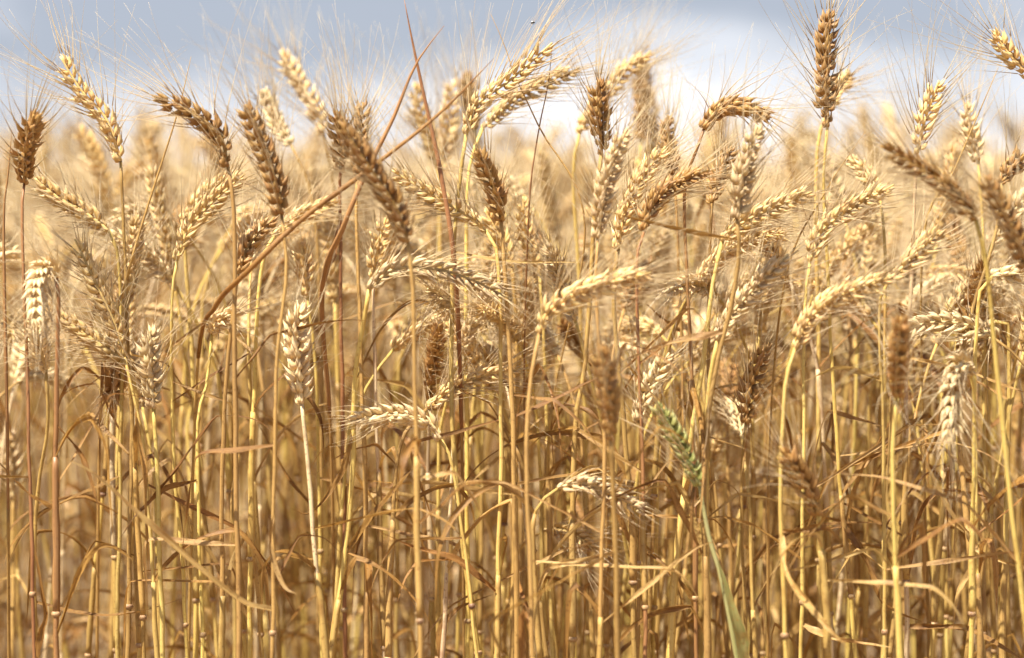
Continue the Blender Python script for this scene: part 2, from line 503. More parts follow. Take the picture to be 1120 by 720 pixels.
H('golden ear lying slantwise along the long dry stalk', [(300, 258), (330, 236), (368, 218)], F_ + .08, .03, 1.1, 40, 'ear_gold', way=[(285, 300), (276, 480), (273, 720)])
H('pale golden blurred ear leaning left on the sky, above the pale tufted ear', [(354, 146), (346, 118), (327, 88), (306, 56)], F_ + .32, .02, 1.35, 25, 'ear_pale', way=[(368, 240), (372, 480), (375, 720)], mark='pale blurred ear leaning left')
H('short pale ear with a tufted tip on a dark green-brown neck', [(318, 158), (304, 138), (288, 98)], F_ + .22, .03, 1.25, 70, 'ear_pale', 'stem_brown', [(342, 222), (352, 400), (348, 720)], .7)
H('brown ear standing close behind the big soft ear at centre left', [(373, 186), (372, 155), (368, 122)], F_ + .10, -.04, 1.2, 60, 'ear_brown', 'stem_red', [(372, 240), (378, 720)], .5)
H('twin-looking brown ear pointing up with a dark awn at its tip', [(392, 190), (394, 150), (397, 112)], F_ + .06, .03, 1.2, 20, 'ear_brown', 'stem_brown', [(390, 240), (400, 560), (400, 720)], .4)
H('big out of focus brown ear leaning left, nearest of the upper row', [(446, 264), (432, 225), (402, 180), (370, 132)], F_ - .24, -.02, 1.2, 30, 'ear_brown', 'stem_gold', [(452, 330), (455, 480), (457, 600), (460, 720)], .55, mark='big soft brown ear')
H('crisp golden ear slanting down right with a stripy herringbone of husks', [(531, 252), (505, 232), (470, 212), (428, 186)], F_, 0, 1.0, 0, 'ear_gold', 'stem_gold', [(545, 290), (548, 490), (545, 620), (543, 720)], .6, mark='stripy golden ear')
H('crisp tan ear rising right on the sky with plump rounded husks', [(510, 147), (523, 114), (560, 86), (604, 47)], F_, .01, 1.15, 12, 'ear_gold', 'stem_gold', [(502, 205), (494, 330), (498, 520), (523, 720)], .45, mark='plump ear rising right on the sky')
H('straw coloured ear tucked just behind the plump rising ear', [(528, 140), (570, 105), (634, 74)], F_ + .12, .02, 1.0, 40, 'ear_gold', 'stem_gold', [(512, 200), (510, 400), (512, 720)], .5)
H('pale blurred ear upright on the white cloud, left of the plump rising ear', [(482, 190), (488, 148), (496, 88)], F_ + .40, .0, 1.5, 15, 'ear_pale', 'stem_gold', [(480, 300), (481, 720)], .5, mark='pale blurred ear on the white cloud')
H('olive gold blurred ear tilting left, crossed by the dark dry blade', [(478, 182), (466, 140), (452, 92)], F_ + .34, .0, 1.3, 15, 'ear_gold', 'stem_gold', [(482, 260), (478, 720)], .5)
H('blurred brown ear half hidden behind the plump rising ear', [(520, 140), (514, 108), (508, 80)], F_ + .42, .0, 1.4, 60, 'ear_brown', 'stem_gold', [(522, 240), (526, 720)], .5)
H('dark reddish brown ear leaning left with rough upturned husks, at centre', [(548, 240), (540, 205), (520, 166)], F_ - .03, -.035, 1.2, 60, 'ear_brown', 'stem_brown', [(552, 300), (560, 440), (566, 720)], .6, mark='rough dark ear at centre')
H('upright brown ear with one long dark awn straight up, right of centre', [(658, 168), (656, 130), (655, 88)], F_, -.02, 1.15, 35, 'ear_brown', 'stem_brown', [(650, 240), (640, 400), (628, 480), (626, 720)], .5, mark='upright brown ear right of centre')
H('golden ear on a yellow neck rising right behind the upright brown ear', [(634, 146), (650, 118), (678, 84), (712, 56)], F_ + .22, .02, 1.2, 30, 'ear_gold', 'stem_gold', [(627, 190), (633, 300), (640, 480), (644, 720)], .4)
H('blurred olive brown ear standing straight behind the golden rising ear', [(701, 152), (702, 110), (704, 62)], F_ + .45, .0, 1.4, 60, 'ear_brown', 'stem_gold', [(700, 300), (698, 720)], .4)
H('olive gold ear leaning right, smooth and slightly soft, below the upright brown ear', [(654, 260), (660, 215), (671, 175), (686, 140)], F_ - .14, -.01, 1.15, 30, 'ear_grey', 'stem_gold', [(652, 330), (661, 480), (655, 720)], .5, mark='olive gold ear right of centre')
H('reddish gold ear leaning right, crossed by fine awns', [(676, 272), (684, 232), (702, 195), (728, 160)], F_ - .02, .0, 1.1, 15, 'ear_gold', 'stem_brown', [(672, 340), (690, 560), (694, 720)], .6)
H('brown ear bending right with its tip almost level', [(705, 252), (714, 224), (738, 202), (776, 186)], F_ - .05, .01, 1.15, 30, 'ear_brown', 'stem_red', [(696, 300), (702, 480), (706, 720)], .5, mark='brown ear bending right')
H('small brown ear upright among pale awns, between two taller ears', [(738, 200), (732, 160), (730, 126)], F_ + .10, .03, 1.1, 50, 'ear_brown', 'stem_brown', [(742, 280), (748, 530), (734, 720)], .6)
H('brown ear lying level on the skyline with knobbly husks', [(770, 141), (785, 120), (812, 116), (842, 130)], F_ - .02, .0, 1.15, 75, 'ear_brown', 'stem_red', [(757, 180), (748, 218), (756, 400), (762, 720)], .9, mark='level knobbly ear on the skyline')
H('olive gold soft ear leaning right below the level knobbly ear', [(806, 238), (812, 195), (828, 138)], F_ - .15, -.01, 1.05, 35, 'ear_grey', 'stem_gold', [(806, 300), (772, 480), (774, 720)], .5)
H('brown ear with pale awns tucked left of the soft olive ear', [(779, 222), (786, 195), (800, 160)], F_ + .03, .03, 1.15, 40, 'ear_brown', 'stem_brown', [(776, 300), (772, 720)], .6)
H('tallest ear, bolt upright and brown gold against the sky at right', [(905, 139), (903, 95), (904, 52), (907, 10)], F_, .0, 1.3, 40, 'ear_brown', 'stem_gold', [(901, 205), (907, 330), (915, 480), (936, 720)], .62, mark='tallest upright ear')
H('small golden ear peeking out right of the tallest upright ear', [(905, 120), (915, 98), (930, 80)], F_ + .14, .06, 1.0, 40, 'ear_gold', 'stem_gold', [(893, 180), (895, 400), (897, 720)], .6)
H('golden ear entering at the top right corner of the frame', [(1128, 84), (1106, 62), (1087, 36)], F_, .0, 1.2, 15, 'ear_gold', 'stem_gold', [(1136, 200), (1130, 720)], .6, mark='ear in the top right corner')
H('pale golden ear pointing up right, split-looking tip, right of the tallest', [(1003, 168), (1012, 130), (1027, 88)], F_ + .02, .0, 1.15, 10, 'ear_gold', 'stem_gold', [(1000, 230), (990, 480), (992, 720)], .5, mark='pale golden ear right of the tallest')
H('big out of focus ear slanting down right, brown with grey tip', [(1067, 240), (1040, 208), (1000, 180), (962, 160)], F_ - .26, -.02, 1.1, 30, 'ear_brown', 'stem_gold', [(1080, 300), (1098, 480), (1122, 690), (1126, 720)], .6, mark='big soft ear slanting down right')
H('big dark out of focus ear at the right edge', [(1124, 292), (1104, 245), (1077, 192)], F_ - .28, -.01, 1.15, 40, 'ear_brown', 'stem_gold', [(1134, 400), (1138, 720)], .5, mark='big dark ear at the right edge')
H('pale ear upright among fine awns near the top right corner', [(1070, 175), (1062, 145), (1056, 114)], F_ + .14, .0, 1.1, 30, 'ear_pale', 'stem_gold', [(1076, 300), (1075, 720)], .6)
H('tan ear slanting right with broad shiny husks, in the middle right', [(790, 264), (812, 244), (845, 228), (888, 210)], F_ - .03, .0, 1.0, 10, 'ear_gold', 'stem_gold', [(780, 310), (768, 400), (745, 560), (732, 720)], .5, mark='shiny tan ear')
H('golden ear rising right, plump husks, below the tallest upright ear', [(886, 286), (900, 252), (935, 226), (978, 202)], F_ - .04, .0, 1.15, 10, 'ear_gold', 'stem_gold', [(880, 340), (879, 480), (876, 720)], .55, mark='plump golden ear rising right')
H('golden ear leaning left half buried among pale awns', [(962, 214), (948, 190), (928, 172)], F_ + .08, .03, 1.1, 40, 'ear_gold', 'stem_gold', [(968, 300), (966, 720)], .6)
H('brown ear cut by the right edge, just above the big dark ear', [(1096, 200), (1108, 182), (1126, 165)], F_, .0, 1.1, 40, 'ear_brown', 'stem_brown', [(1088, 260), (1050, 400), (1056, 560), (1076, 720)], .6)
H('pinkish soft ear drooping towards the viewer with stacked rows, at the left edge', [(61, 302), (50, 291), (41, 314), (40, 356)], F_ - .07, -.055, 1.25, 88, 'ear_pale', 'stem_red', [(64, 330), (61, 480), (62, 720)], .9, mark='pinkish soft ear at the left edge')
H('pale straw ear directly under the pinkish soft ear', [(50, 404), (44, 380), (38, 346)], F_ - .02, -.04, 1.15, 20, 'ear_pale', 'stem_gold', [(52, 470), (39, 560), (38, 720)], .8)
H('crisp golden ear leaning left with long awns fanning right', [(136, 390), (124, 350), (104, 308), (82, 262)], F_ - .01, .0, 1.15, 8, 'ear_gold', 'stem_gold', [(150, 450), (160, 520), (172, 720)], .85, mark='golden ear with fanning awns')
H('golden ear slanting up left just beneath the ear with fanning awns', [(140, 398), (100, 370), (62, 345)], F_ + .04, .0, 1.05, 30, 'ear_gold', 'stem_gold', [(150, 440), (149, 560), (152, 720)], .7)
H('small brown ear hanging tip downwards below the fanning golden ear', [(130, 392), (128, 415), (119, 446)], F_ + .06, .01, 1.05, 40, 'ear_brown', 'stem_brown', [(137, 382), (146, 400), (143, 520), (140, 720)], .3, awn=.03)
H('small bleached white ear with short awns, upright at left', [(168, 446), (165, 405), (164, 360)], F_ - .02, .0, 1.28, 48, 'ear_pale', 'stem_gold', [(172, 520), (178, 720)], .95, mark='small white ear')
H('little pale ear pointing at the camera on a thin yellow neck', [(232, 362), (240, 350), (262, 342)], F_ + .02, -.03, 1.0, 70, 'ear_pale', 'stem_gold', [(226, 420), (216, 480), (222, 720)], .9)
H('large bleached white ear with long spread awns, upright left of centre', [(330, 441), (327, 405), (323, 370), (326, 334)], F_ - .05, .0, 1.42, 48, 'ear_pale', 'stem_pale', [(336, 500), (346, 620), (357, 720)], 1.0, mark='large white ear', awn=.07)
H('long arching ear lying level, husks tipped pink and cream, at centre', [(404, 317), (432, 294), (480, 295), (520, 308), (556, 326)], F_ - .05, .0, .98, 5, 'ear_grey', 'stem_gold', [(398, 350), (388, 420), (383, 560), (362, 720)], .4, mark='long arching ear', awn=.05)
H('thin golden ear upright just above the long arching ear', [(408, 302), (414, 270), (422, 238)], F_ + .07, .0, 1.0, 30, 'ear_gold', 'stem_gold', [(410, 400), (420, 720)], .4)
H('little pale starry ear on a thin pale neck under the arching ear', [(492, 338), (486, 326), (468, 316)], F_ + .03, -.05, 1.0, 60, 'ear_pale', 'stem_pale', [(494, 400), (496, 470), (484, 720)], 1.0)
H('brown ear slanting up right below the dry arched blade', [(468, 447), (490, 428), (525, 412), (566, 404)], F_ + .03, .0, .95, 15, 'ear_gold', 'stem_brown', [(440, 480), (430, 560), (424, 720)], .6, mark='brown ear below the arched blade')
H('pale bristly ear pointing left, nearly level, low at centre left', [(482, 480), (468, 462), (430, 454), (382, 462)], F_ - .04, .0, 1.0, 35, 'ear_pale', 'stem_gold', [(492, 500), (503, 560), (522, 720)], .5, mark='bristly ear pointing left', awn=.035)
H('thin brown ear upright between stalks right of the large white ear', [(336, 322), (334, 295), (330, 268)], F_ + .10, .0, .95, 30, 'ear_gold', 'stem_gold', [(346, 420), (352, 720)], .4)
H('out of focus tan ear curving right, lit along its top, right of centre', [(590, 364), (602, 338), (645, 316), (712, 298)], F_ - .2, -.01, 1.0, 20, 'ear_gold', 'stem_gold', [(580, 420), (576, 500), (583, 720)], .35, mark='soft tan ear curving right')
H('dark out of focus ear standing upright low at centre right', [(668, 480), (664, 430), (657, 380)], F_ - .3, -.03, 1.15, 60, 'ear_brown', 'stem_gold', [(672, 560), (676, 720)], .45, mark='dark soft upright ear', awn=.055)
H('pale loose ear leaning right beside the dark soft upright ear', [(700, 460), (706, 430), (732, 386)], F_ + .03, .02, 1.05, 10, 'ear_pale', 'stem_brown', [(700, 540), (697, 720)], .6, mark='pale loose ear')
H('only green ear, with green neck and green drying leaf', [(765, 530), (746, 490), (718, 440)], F_ - .16, -.01, 1.1, 40, 'ear_green', 'stem_green', [(776, 590), (788, 630), (806, 720)], .4, mark='green ear')
H('grey gold ear rising right, slightly soft, at middle right', [(785, 372), (798, 346), (825, 315), (862, 278)], F_ - .08, .0, 1.0, 15, 'ear_grey', 'stem_gold', [(776, 420), (772, 520), (774, 720)], .5, mark='grey gold ear at middle right')
H('brown ear in shade leaning right, left of the plump soft ear', [(816, 462), (820, 425), (838, 378)], F_ + .03, .0, 1.0, 35, 'ear_brown', 'stem_gold', [(811, 540), (816, 720)], .5)
H('soft plump brown ear curving up right with pale spots, middle right', [(870, 380), (884, 350), (915, 325), (972, 304)], F_ - .18, .0, 1.05, 20, 'ear_gold', 'stem_gold', [(858, 430), (854, 560), (860, 720)], .5, mark='soft plump ear')
H('tan ear rising steeply right above the soft plump ear', [(972, 306), (996, 284), (1028, 252)], F_ - .08, .0, 1.0, 10, 'ear_gold', 'stem_gold', [(962, 340), (966, 480), (968, 720)], .5)
H('out of focus upright ear with a pale top and dark lower half', [(981, 432), (982, 395), (986, 348)], F_ - .26, -.04, 1.2, 80, 'ear_brown', 'stem_gold', [(976, 520), (984, 720)], .8, mark='upright ear with the pale top')
H('soft pinkish white ear with stacked rows, low at right', [(1062, 408), (1052, 396), (1042, 425), (1040, 486)], F_ - .1, -.05, 1.3, 88, 'ear_pale', 'stem_gold', [(1066, 440), (1064, 560), (1062, 720)], .8, mark='pinkish white ear at right')
H('pale ear lying level at the right edge', [(1086, 302), (1105, 300), (1128, 294)], F_ - .03, .0, 1.0, 30, 'ear_pale', 'stem_gold', [(1070, 330), (1066, 480), (1072, 720)], .5)
H('small pale ear among pale awns at right, above the pinkish white ear', [(1088, 352), (1080, 368), (1050, 380)], F_ + .04, .02, 1.0, 30, 'ear_pale', 'stem_gold', [(1098, 350), (1104, 400), (1096, 720)], .6)
H('soft grey brown ear leaning left, lowest on the right side', [(895, 562), (878, 525), (856, 492)], F_ - .22, -.02, 1.3, 50, 'ear_brown', 'stem_gold', [(902, 640), (906, 720)], .6, mark='soft grey brown ear low at right', awn=.05)
H('lowest ear in sight, grey brown and arching down to the right', [(611, 534), (635, 528), (668, 540), (704, 560)], F_ - .09, .0, 1.12, 8, 'ear_grey', 'stem_gold', [(590, 552), (582, 590), (590, 720)], .2, mark='lowest arching ear', awn=.022)
H('blurred pale ear at the left edge, low among the stalks', [(14, 545), (12, 510), (8, 470)], F_ + .3, .0, 1.3, 50, 'ear_pale', 'stem_gold', [(14, 720)], .5)
H('golden ear slanting right just under the brown ear bending right', [(590, 300), (575, 255), (572, 215)], F_ + .12, .0, 1.1, 20, 'ear_gold', 'stem_gold', [(596, 400), (604, 720)], .6)
H('pale golden ear hidden behind the rough dark ear at centre', [(560, 290), (548, 262), (530, 230)], F_ + .10, .0, 1.05, 20, 'ear_gold', 'stem_gold', [(566, 400), (560, 720)], .6)
H('blurred golden ear standing at the left behind the leaning golden ear', [(120, 208), (108, 178), (88, 140)], F_ + .55, .0, 1.5, 30, 'ear_gold', 'stem_gold', [(126, 320), (120, 720)], .5)


def stem_from(ear3, way3, n=44):
    """stalk path base>neck: way points given neck first, so reversed; runs on down to the soil"""
    pts = [ear3[0]] + way3
    last, prev = pts[-1], pts[-2]
    slope = (last - prev) / max(1e-4, prev[2] - last[2])
    z = last[2]
    foot = last + slope * z * 0.55
    foot[2] = 0.0
    mid = last + slope * z * 0.45
    mid[2] = z * 0.45
    pts += [mid, foot]
    return spline(pts[::-1], n)


def radius_of(n, top=0.00125, low=0.0021):
    u = np.linspace(0, 1, n)
    return low + (top - low) * u ** 1.5


STEMS = []     # (owner, path) for snapping leaves


def dress_stem(owner, sp, r, stem_mat, node_px=None, leaves=2, thick=1.0, leaf_z=None):
    """stem, its joints, and leaves whose sheath wraps the stem above each joint"""
    g = Geo()
    n = len(sp)
    wob = np.array([math.sin(i * .9 + thick * 40) + .6 * math.sin(i * 2.1 + thick * 90) for i in range(n)])
    fade = np.sin(np.pi * np.linspace(0, 1, n)) ** 0.5
    sp = sp + np.stack([wob * fade * .0005, wob[::-1] * fade * .0005, 0 * wob], 1)
    tube(g, sp, radius_of(n) * thick * (1 + .05 * wob), 8, 0, r.random())
    st = link('stem', g.mesh('stem', M[stem_mat]), owner)
    L = np.concatenate([[0], np.cumsum(np.linalg.norm(np.diff(sp, axis=0), axis=1))])
    zs = leaf_z or [z for z in (r.uniform(0.16, 0.26), r.uniform(0.36, 0.50), r.uniform(0.54, 0.62))]
    for i, z in enumerate(zs[:max(leaves, 2)]):
        if z > sp[-1][2] - 0.12:
            continue
        k = int(np.argmin(np.abs(sp[:, 2] - z)))
        k = min(max(k, 1), n - 3)
        s0 = L[k]
        q = np.array([s0 - .0022, s0 - .0008, s0 + .0008, s0 + .0022])
        NP = np.stack([np.interp(q, L, sp[:, c]) for c in range(3)], 1)
        ng = Geo(); tube(ng, NP, np.array([.0021, .0030, .0030, .0022]) * thick, 8, 0, r.random())
        link('node', ng.mesh('node', M['node']), st)
        if i >= leaves:
            continue
        sl = min(r.uniform(0.07, 0.16), L[-1] - s0 - 0.03)
        q = np.linspace(s0 + .002, s0 + sl, 12)
        SP = np.stack([np.interp(q, L, sp[:, c]) for c in range(3)], 1)
        fold_ = M['leaf_brown'] if r.random() < 0.72 else M['leaf_straw']
        bp = droop_path(SP[-1], r.uniform(0, 6.28), r.uniform(0.10, 0.24), r)
        lg = build_blade(bp, r, r.uniform(0.004, 0.0085), twist=r.uniform(-1.6, 1.6), fold=r.uniform(0.3, 1.2))
        lf = link('leaf', lg.mesh('leaf', fold_), owner)
        sg = Geo(); loose = r.uniform(.95, 1.2)
        tube(sg, SP, np.array([.0024 + .0002 * math.sin(j * 1.7 + loose * 30) - .0005 * (j / 11) ** 2 for j in range(12)]) * thick, 8, 0, r.random())
        link('sheath', sg.mesh('sheath', M['sheath' if r.random() < .55 else stem_mat]), lf)
    return st


def flag_leaf(owner, sp, foot, r):
    """the stiff dry leaf high on some stalks: straight, snapped over at a kink"""
    if r.random() > 0.75:
        return
    z = r.uniform(0.50, 0.70)
    if z > sp[-1][2] - .03:
        return
    k = int(np.argmin(np.abs(sp[:, 2] - z)))
    az = r.choice([0, math.pi]) + r.uniform(-.7, .7)
    el = r.uniform(-0.5, 1.2)
    L = r.uniform(.08, .2)
    d1 = np.array([math.cos(az) * math.cos(el), math.sin(az) * math.cos(el), math.sin(el)])
    el2 = el - r.uniform(.3, 1.9)
    az2 = az + r.uniform(-.5, .5)
    d2 = np.array([math.cos(az2) * math.cos(el2), math.sin(az2) * math.cos(el2), math.sin(el2)])
    a = r.uniform(.3, .7)
    p = sp[k]
    pts = [p, p + d1 * L * a * .5, p + d1 * L * a * .93, p + d1 * L * a + d2 * L * .05, p + d1 * L * a + d2 * L * (1 - a) * .6, p + d1 * L * a + d2 * L * (1 - a) + np.array([0, 0, -.01])]
    g = build_blade(spline(pts, 26), r, r.uniform(.003, .006), twist=r.uniform(-.8, .8), fold=r.uniform(.5, 1.3))
    link('leaf', g.mesh('leaf', M[r.choice(['leaf_brown', 'leaf_brown', 'leaf_straw'])]), owner)


GROUP = 'ripe wheat plants standing in the field'
PLANTS = []
for h in U:
    r = random.Random(hash(len(PLANTS)) * 77 + 5)
    d = h['d'] if h['d'] > FOCUS - .11 else FOCUS + (h['d'] - FOCUS) * .72
    E = h['ear']; m = len(E)
    ear3 = spline([at(x, y, d + h['dt'] * i / (m - 1)) for i, (x, y) in enumerate(E)], 26)
    lean = r.uniform(-0.04, 0.04)
    W = h['way']
    way3 = [at(x, y, d + lean * (i + 1) / len(W)) for i, (x, y) in enumerate(W)]
    if len(W) == 1:
        way3 = [0.5 * (ear3[0] + way3[0])] + way3
    sp = stem_from(ear3, way3)
    foot = sp[0].copy()
    root = bpy.data.objects.new('wheat_plant', None)
    S.collection.objects.link(root)
    root.location = foot
    root['label'] = h['label']; root['category'] = 'wheat plant'; root['group'] = GROUP
    sp, ear3 = sp - foot, ear3 - foot
    body, beard = build_ear(ear3, r, h['w'] + (.17 if h['w'] < 1.1 else 0), R(h['roll']), h['spread'], h['awn'])
    eo = link('ear', body.mesh('ear', M[h['mat']]), root)
    link('beard', beard.mesh('beard', M[AWN_OF[h['mat']]], True), eo)
    if h['stem'] == 'stem_gold' and r.random() < .3:
        h['stem'] = 'stem_pale' if d > FOCUS and r.random() < .5 else 'stem_brown'
    dress_stem(root, sp, r, h['stem'], leaves=r.choice([1, 2, 2]) if h['mat'] != 'ear_green' else 0, thick=r.uniform(0.95, 1.45))
    flag_leaf(root, sp, foot, r)
    flag_leaf(root, sp, foot, r)
    PLANTS.append(dict(root=root, px=to_px(foot + ear3[13]), mark=h['mark'], path=sp + foot, foot=foot))
    STEMS.append((root, sp + foot, foot))

# blades that the photo shows leaving particular stalks (base first), attached to the nearest stalk
HL = [
    ([(290, 692), (252, 650), (150, 560), (100, 516), (65, 500)], .007, 'leaf_straw', -.05),
    ([(270, 675), (238, 620), (200, 555), (152, 470)], .0065, 'leaf_straw', -.03),
    ([(72, 700), (82, 640), (100, 605), (120, 597), (150, 615)], .008, 'leaf_brown', -.02),
    ([(40, 665), (100, 672), (150, 670), (200, 655)], .005, 'leaf_brown', .0),
    ([(380, 590), (410, 560), (452, 512)], .007, 'leaf_brown', -.02),
    ([(362, 600), (345, 560), (315, 520), (280, 460)], .006, 'leaf_brown', .0),
    ([(546, 640), (500, 612), (455, 600), (412, 580)], .007, 'leaf_brown', -.03),
    ([(480, 720), (482, 690), (500, 668), (540, 650)], .008, 'leaf_brown', .0),
    ([(735, 690), (760, 660), (700, 590), (688, 576)], .006, 'leaf_brown', -.02),
    ([(585, 640), (600, 622), (640, 612), (690, 600)], .006, 'leaf_straw', .0),
    ([(860, 600), (880, 580), (905, 578), (925, 600)], .008, 'leaf_brown', -.03),
    ([(990, 620), (1005, 560), (1035, 536), (1085, 545)], .008, 'leaf_brown', -.02),
    ([(935, 590), (948, 620), (965, 660), (1008, 680)], .012, 'leaf_brown', -.04),
    ([(1010, 668), (1060, 690), (1120, 722)], .009, 'leaf_brown', -.04),
    ([(1036, 592), (1070, 602), (1118, 622)], .008, 'leaf_straw', -.05),
    ([(840, 590), (862, 630), (900, 680), (930, 712)], .009, 'leaf_straw', -.05),
    ([(280, 612), (310, 610), (340, 612), (362, 606)], .007, 'leaf_brown', .02),
    ([(300, 560), (296, 600), (310, 640), (325, 650)], .007, 'leaf_straw', -.02),
    ([(20, 720), (45, 690), (50, 668), (38, 600)], .007, 'leaf_brown', .0),
    ([(1090, 560), (1060, 520), (1020, 480), (990, 455)], .006, 'leaf_straw', .0),
    ([(822, 800), (814, 730), (802, 670), (784, 610)], .026, 'leaf_green', -.03),
    ([(490, 283), (560, 286), (640, 287)], .0035, 'leaf_straw', .0),
    ([(795, 264), (740, 250), (640, 225)], .004, 'leaf_brown', -.02),
    ([(565, 458), (620, 430), (700, 392)], .004, 'leaf_brown', .0),
    ([(742, 364), (725, 350), (704, 330)], .006, 'leaf_brown', -.02),
    ([(1010, 395), (1060, 408), (1128, 432)], .006, 'leaf_straw', .0),
    ([(876, 702), (915, 700), (975, 708)], .008, 'leaf_straw', -.02),
    ([(660, 690), (710, 640), (760, 600), (800, 590)], .005, 'leaf_straw', -.02),
    ([(690, 395), (720, 440), (745, 470), (760, 520)], .005, 'leaf_straw', -.03),
    ([(610, 520), (640, 470), (720, 440)], .003, 'leaf_brown', .0),
    ([(205, 430), (250, 400), (300, 372)], .004, 'leaf_brown', .0),
    ([(65, 470), (90, 500), (110, 560)], .006, 'leaf_brown', -.02),
    ([(60, 560), (30, 540), (-6, 500)], .006, 'leaf_brown', -.02),
    ([(390, 470), (372, 520), (340, 560), (318, 556)], .006, 'leaf_brown', -.02),
    ([(920, 560), (940, 520), (962, 480), (990, 440)], .005, 'leaf_brown', -.02),
    ([(1050, 600), (1040, 560), (1010, 500), (985, 440), (990, 420)], .005, 'leaf_straw', -.02),
    ([(688, 430), (645, 392), (664, 388)], .006, 'leaf_straw', .0),
    ([(786, 362), (740, 374), (700, 388), (676, 398)], .007, 'leaf_straw', -.02),
    ([(962, 395), (920, 402), (878, 418)], .006, 'leaf_straw', -.02),
    ([(372, 250), (362, 285), (350, 322)], .008, 'stem_red', -.02),
    ([(560, 430), (520, 375), (480, 340), (450, 330), (415, 362), (378, 440)], .006, 'leaf_brown', -.06),
]
for pts, wd, mt, dd in HL:
    r = random.Random(len(pts) * 31 + int(pts[0][0]))
    bx, by = pts[0]
    best = None
    for o, sp, foot in STEMS:
        for p in sp[::2]:
            x, y, d = to_px(p)
            e = math.hypot(x - bx, (y - by) * 0.6)
            if mt == 'leaf_green' and 'green' not in o['label']:
                continue
            if d < FOCUS + (0.12 if mt != 'leaf_green' else 1) and (best is None or e < best[0]):
                best = (e, o, d, p, foot)
    e, o, d, p, foot = best
    q = [at(x, y, d + dd * i / (len(pts) - 1)) for i, (x, y) in enumerate(pts)]
    if e < 60:
        q[0] = p
    path = spline(q, 34)
    path += 0.0
    g = build_blade(path - foot, r, wd, twist=0.0 if mt == 'leaf_green' else r.uniform(-.7, .7), fold=0.5 if mt == 'leaf_green' else r.uniform(.4, 1.3), ref=np.array([.3, -1, .5]), taper=0.5 if mt == 'leaf_green' else 1.0)
    link('leaf', g.mesh('leaf', M[mt]), o)

# ------------------------------------------------------------------ bare dry stalks and grass culms crossing the ears
DRY = [
    ('dark purple brown dry blade poking out of the top of the frame', [(441, -6), (452, 50), (466, 115), (482, 190), (498, 300), (505, 480), (508, 720)], .0038, 'stem_red', -.02),
    ('red brown dry blade crossing the dark one and leaning right', [(486, 28), (455, 70), (430, 130), (400, 190), (375, 250), (352, 320), (362, 480), (366, 720)], .0042, 'stem_red', -.05),
    ('long straw brown stalk slanting across the left half of the ears', [(540, 64), (480, 125), (400, 188), (330, 240), (270, 298), (236, 335), (216, 400), (206, 720)], .0040, 'leaf_brown', -.10),
    ('thin dry culm pointing up between the two leftmost nodding ears', [(209, 62), (198, 110), (186, 150), (157, 240), (140, 300), (112, 420), (106, 720)], .0018, 'stem_brown', -.0),
    ('thin dark dry blade at the left edge under the stout brown ear', [(13, 142), (9, 190), (4, 250), (8, 480), (10, 720)], .0026, 'stem_red', .0),
    ('thin dry culm slanting up on the sky between centre ears', [(537, 16), (552, 50), (562, 80), (590, 140), (640, 250), (600, 480), (610, 720)], .0013, 'stem_brown', .02),
    ('thin reddish culm left of the upright brown ear', [(604, 45), (600, 90), (588, 150), (578, 240), (574, 480), (592, 720)], .0013, 'stem_red', .02),
    ('thin brown culm slanting up on the sky near the top right corner', [(1092, 74), (1070, 125), (1042, 190), (1010, 260), (1010, 480), (1016, 720)], .0017, 'stem_brown', .0),
    ('thin pale culm slanting behind the tallest upright ear', [(948, 142), (925, 175), (900, 215), (860, 300), (842, 480), (840, 720)], .0015, 'leaf_straw', -.02),
]
for lab, pts, rad, mt, dd in DRY:
    r = random.Random(int(pts[1][0]))
    q = [at(x, y, FOCUS + dd + .07 * max(0, i - (4 if y > 0 and len(pts) > 6 else 3))) for i, (x, y) in enumerate(pts)]
    sp = stem_from(np.array([q[0], q[1]]), q[1:], 60)
    foot = sp[0].copy()
    root = bpy.data.objects.new('dry_stalk', None); S.collection.objects.link(root)
    root.location = foot
    root['label'] = lab; root['category'] = 'dry stalk'; root['kind'] = 'thing'; root['group'] = 'bare dry stalks crossing the wheat'
    sp = sp - foot
    n = len(sp)
    c = int(n * 0.6)
    g = Geo(); tube(g, sp[:c + 2], np.linspace(.0019, .0014, c + 2), 8, 0, r.random())
    link('stem', g.mesh('stem', M['stem_brown']), root)
    g = Geo()
    u = np.linspace(0, 1, n - c)
    tube(g, sp[c:], rad * 0.5 * (0.8 + 0.3 * np.sin(np.pi * u) + .06 * np.sin(u * 31)) * (1 - u ** 5) + .0002, 7, 0, r.random())
    link('leaf', g.mesh('leaf', M[mt]), root)

# ------------------------------------------------------------------ plants that fill the rows: prototypes, then copies
EARM = ['ear_gold', 'ear_gold', 'ear_brown', 'ear_pale', 'ear_gold', 'ear_grey', 'ear_pale', 'ear_gold']
STM = ['stem_gold', 'stem_gold', 'stem_brown', 'stem_gold', 'stem_pale', 'stem_gold']


def plant_paths(r, height, nod):
    az = r.uniform(0, 6.28)
    dd = np.array([math.cos(az), math.sin(az), 0])
    lean = r.uniform(0.0, 0.07)
    ear_len = r.uniform(0.07, 0.10)
    hs = height - ear_len * (math.cos(nod) * 0.5 + 0.5)
    pts = [np.zeros(3), dd * lean * .15 + [0, 0, hs * .3], dd * lean * .45 + [0, 0, hs * .62], dd * lean * .8 + [0, 0, hs * .88]]
    el = 1.45
    p = pts[-1].copy()
    for i in range(3):
        el -= nod * 0.16
        p = p + (dd * math.cos(el) + np.array([0, 0, math.sin(el)])) * hs * .045
        pts.append(p.copy())
    neck = len(pts) - 1
    sp = spline(pts, 34)
    e = [p.copy()]
    for i in range(4):
        el -= nod * 0.17
        p = p + (dd * math.cos(el) + np.array([0, 0, math.sin(el)])) * ear_len / 4
        e.append(p.copy())
    return sp, spline(e, 18)


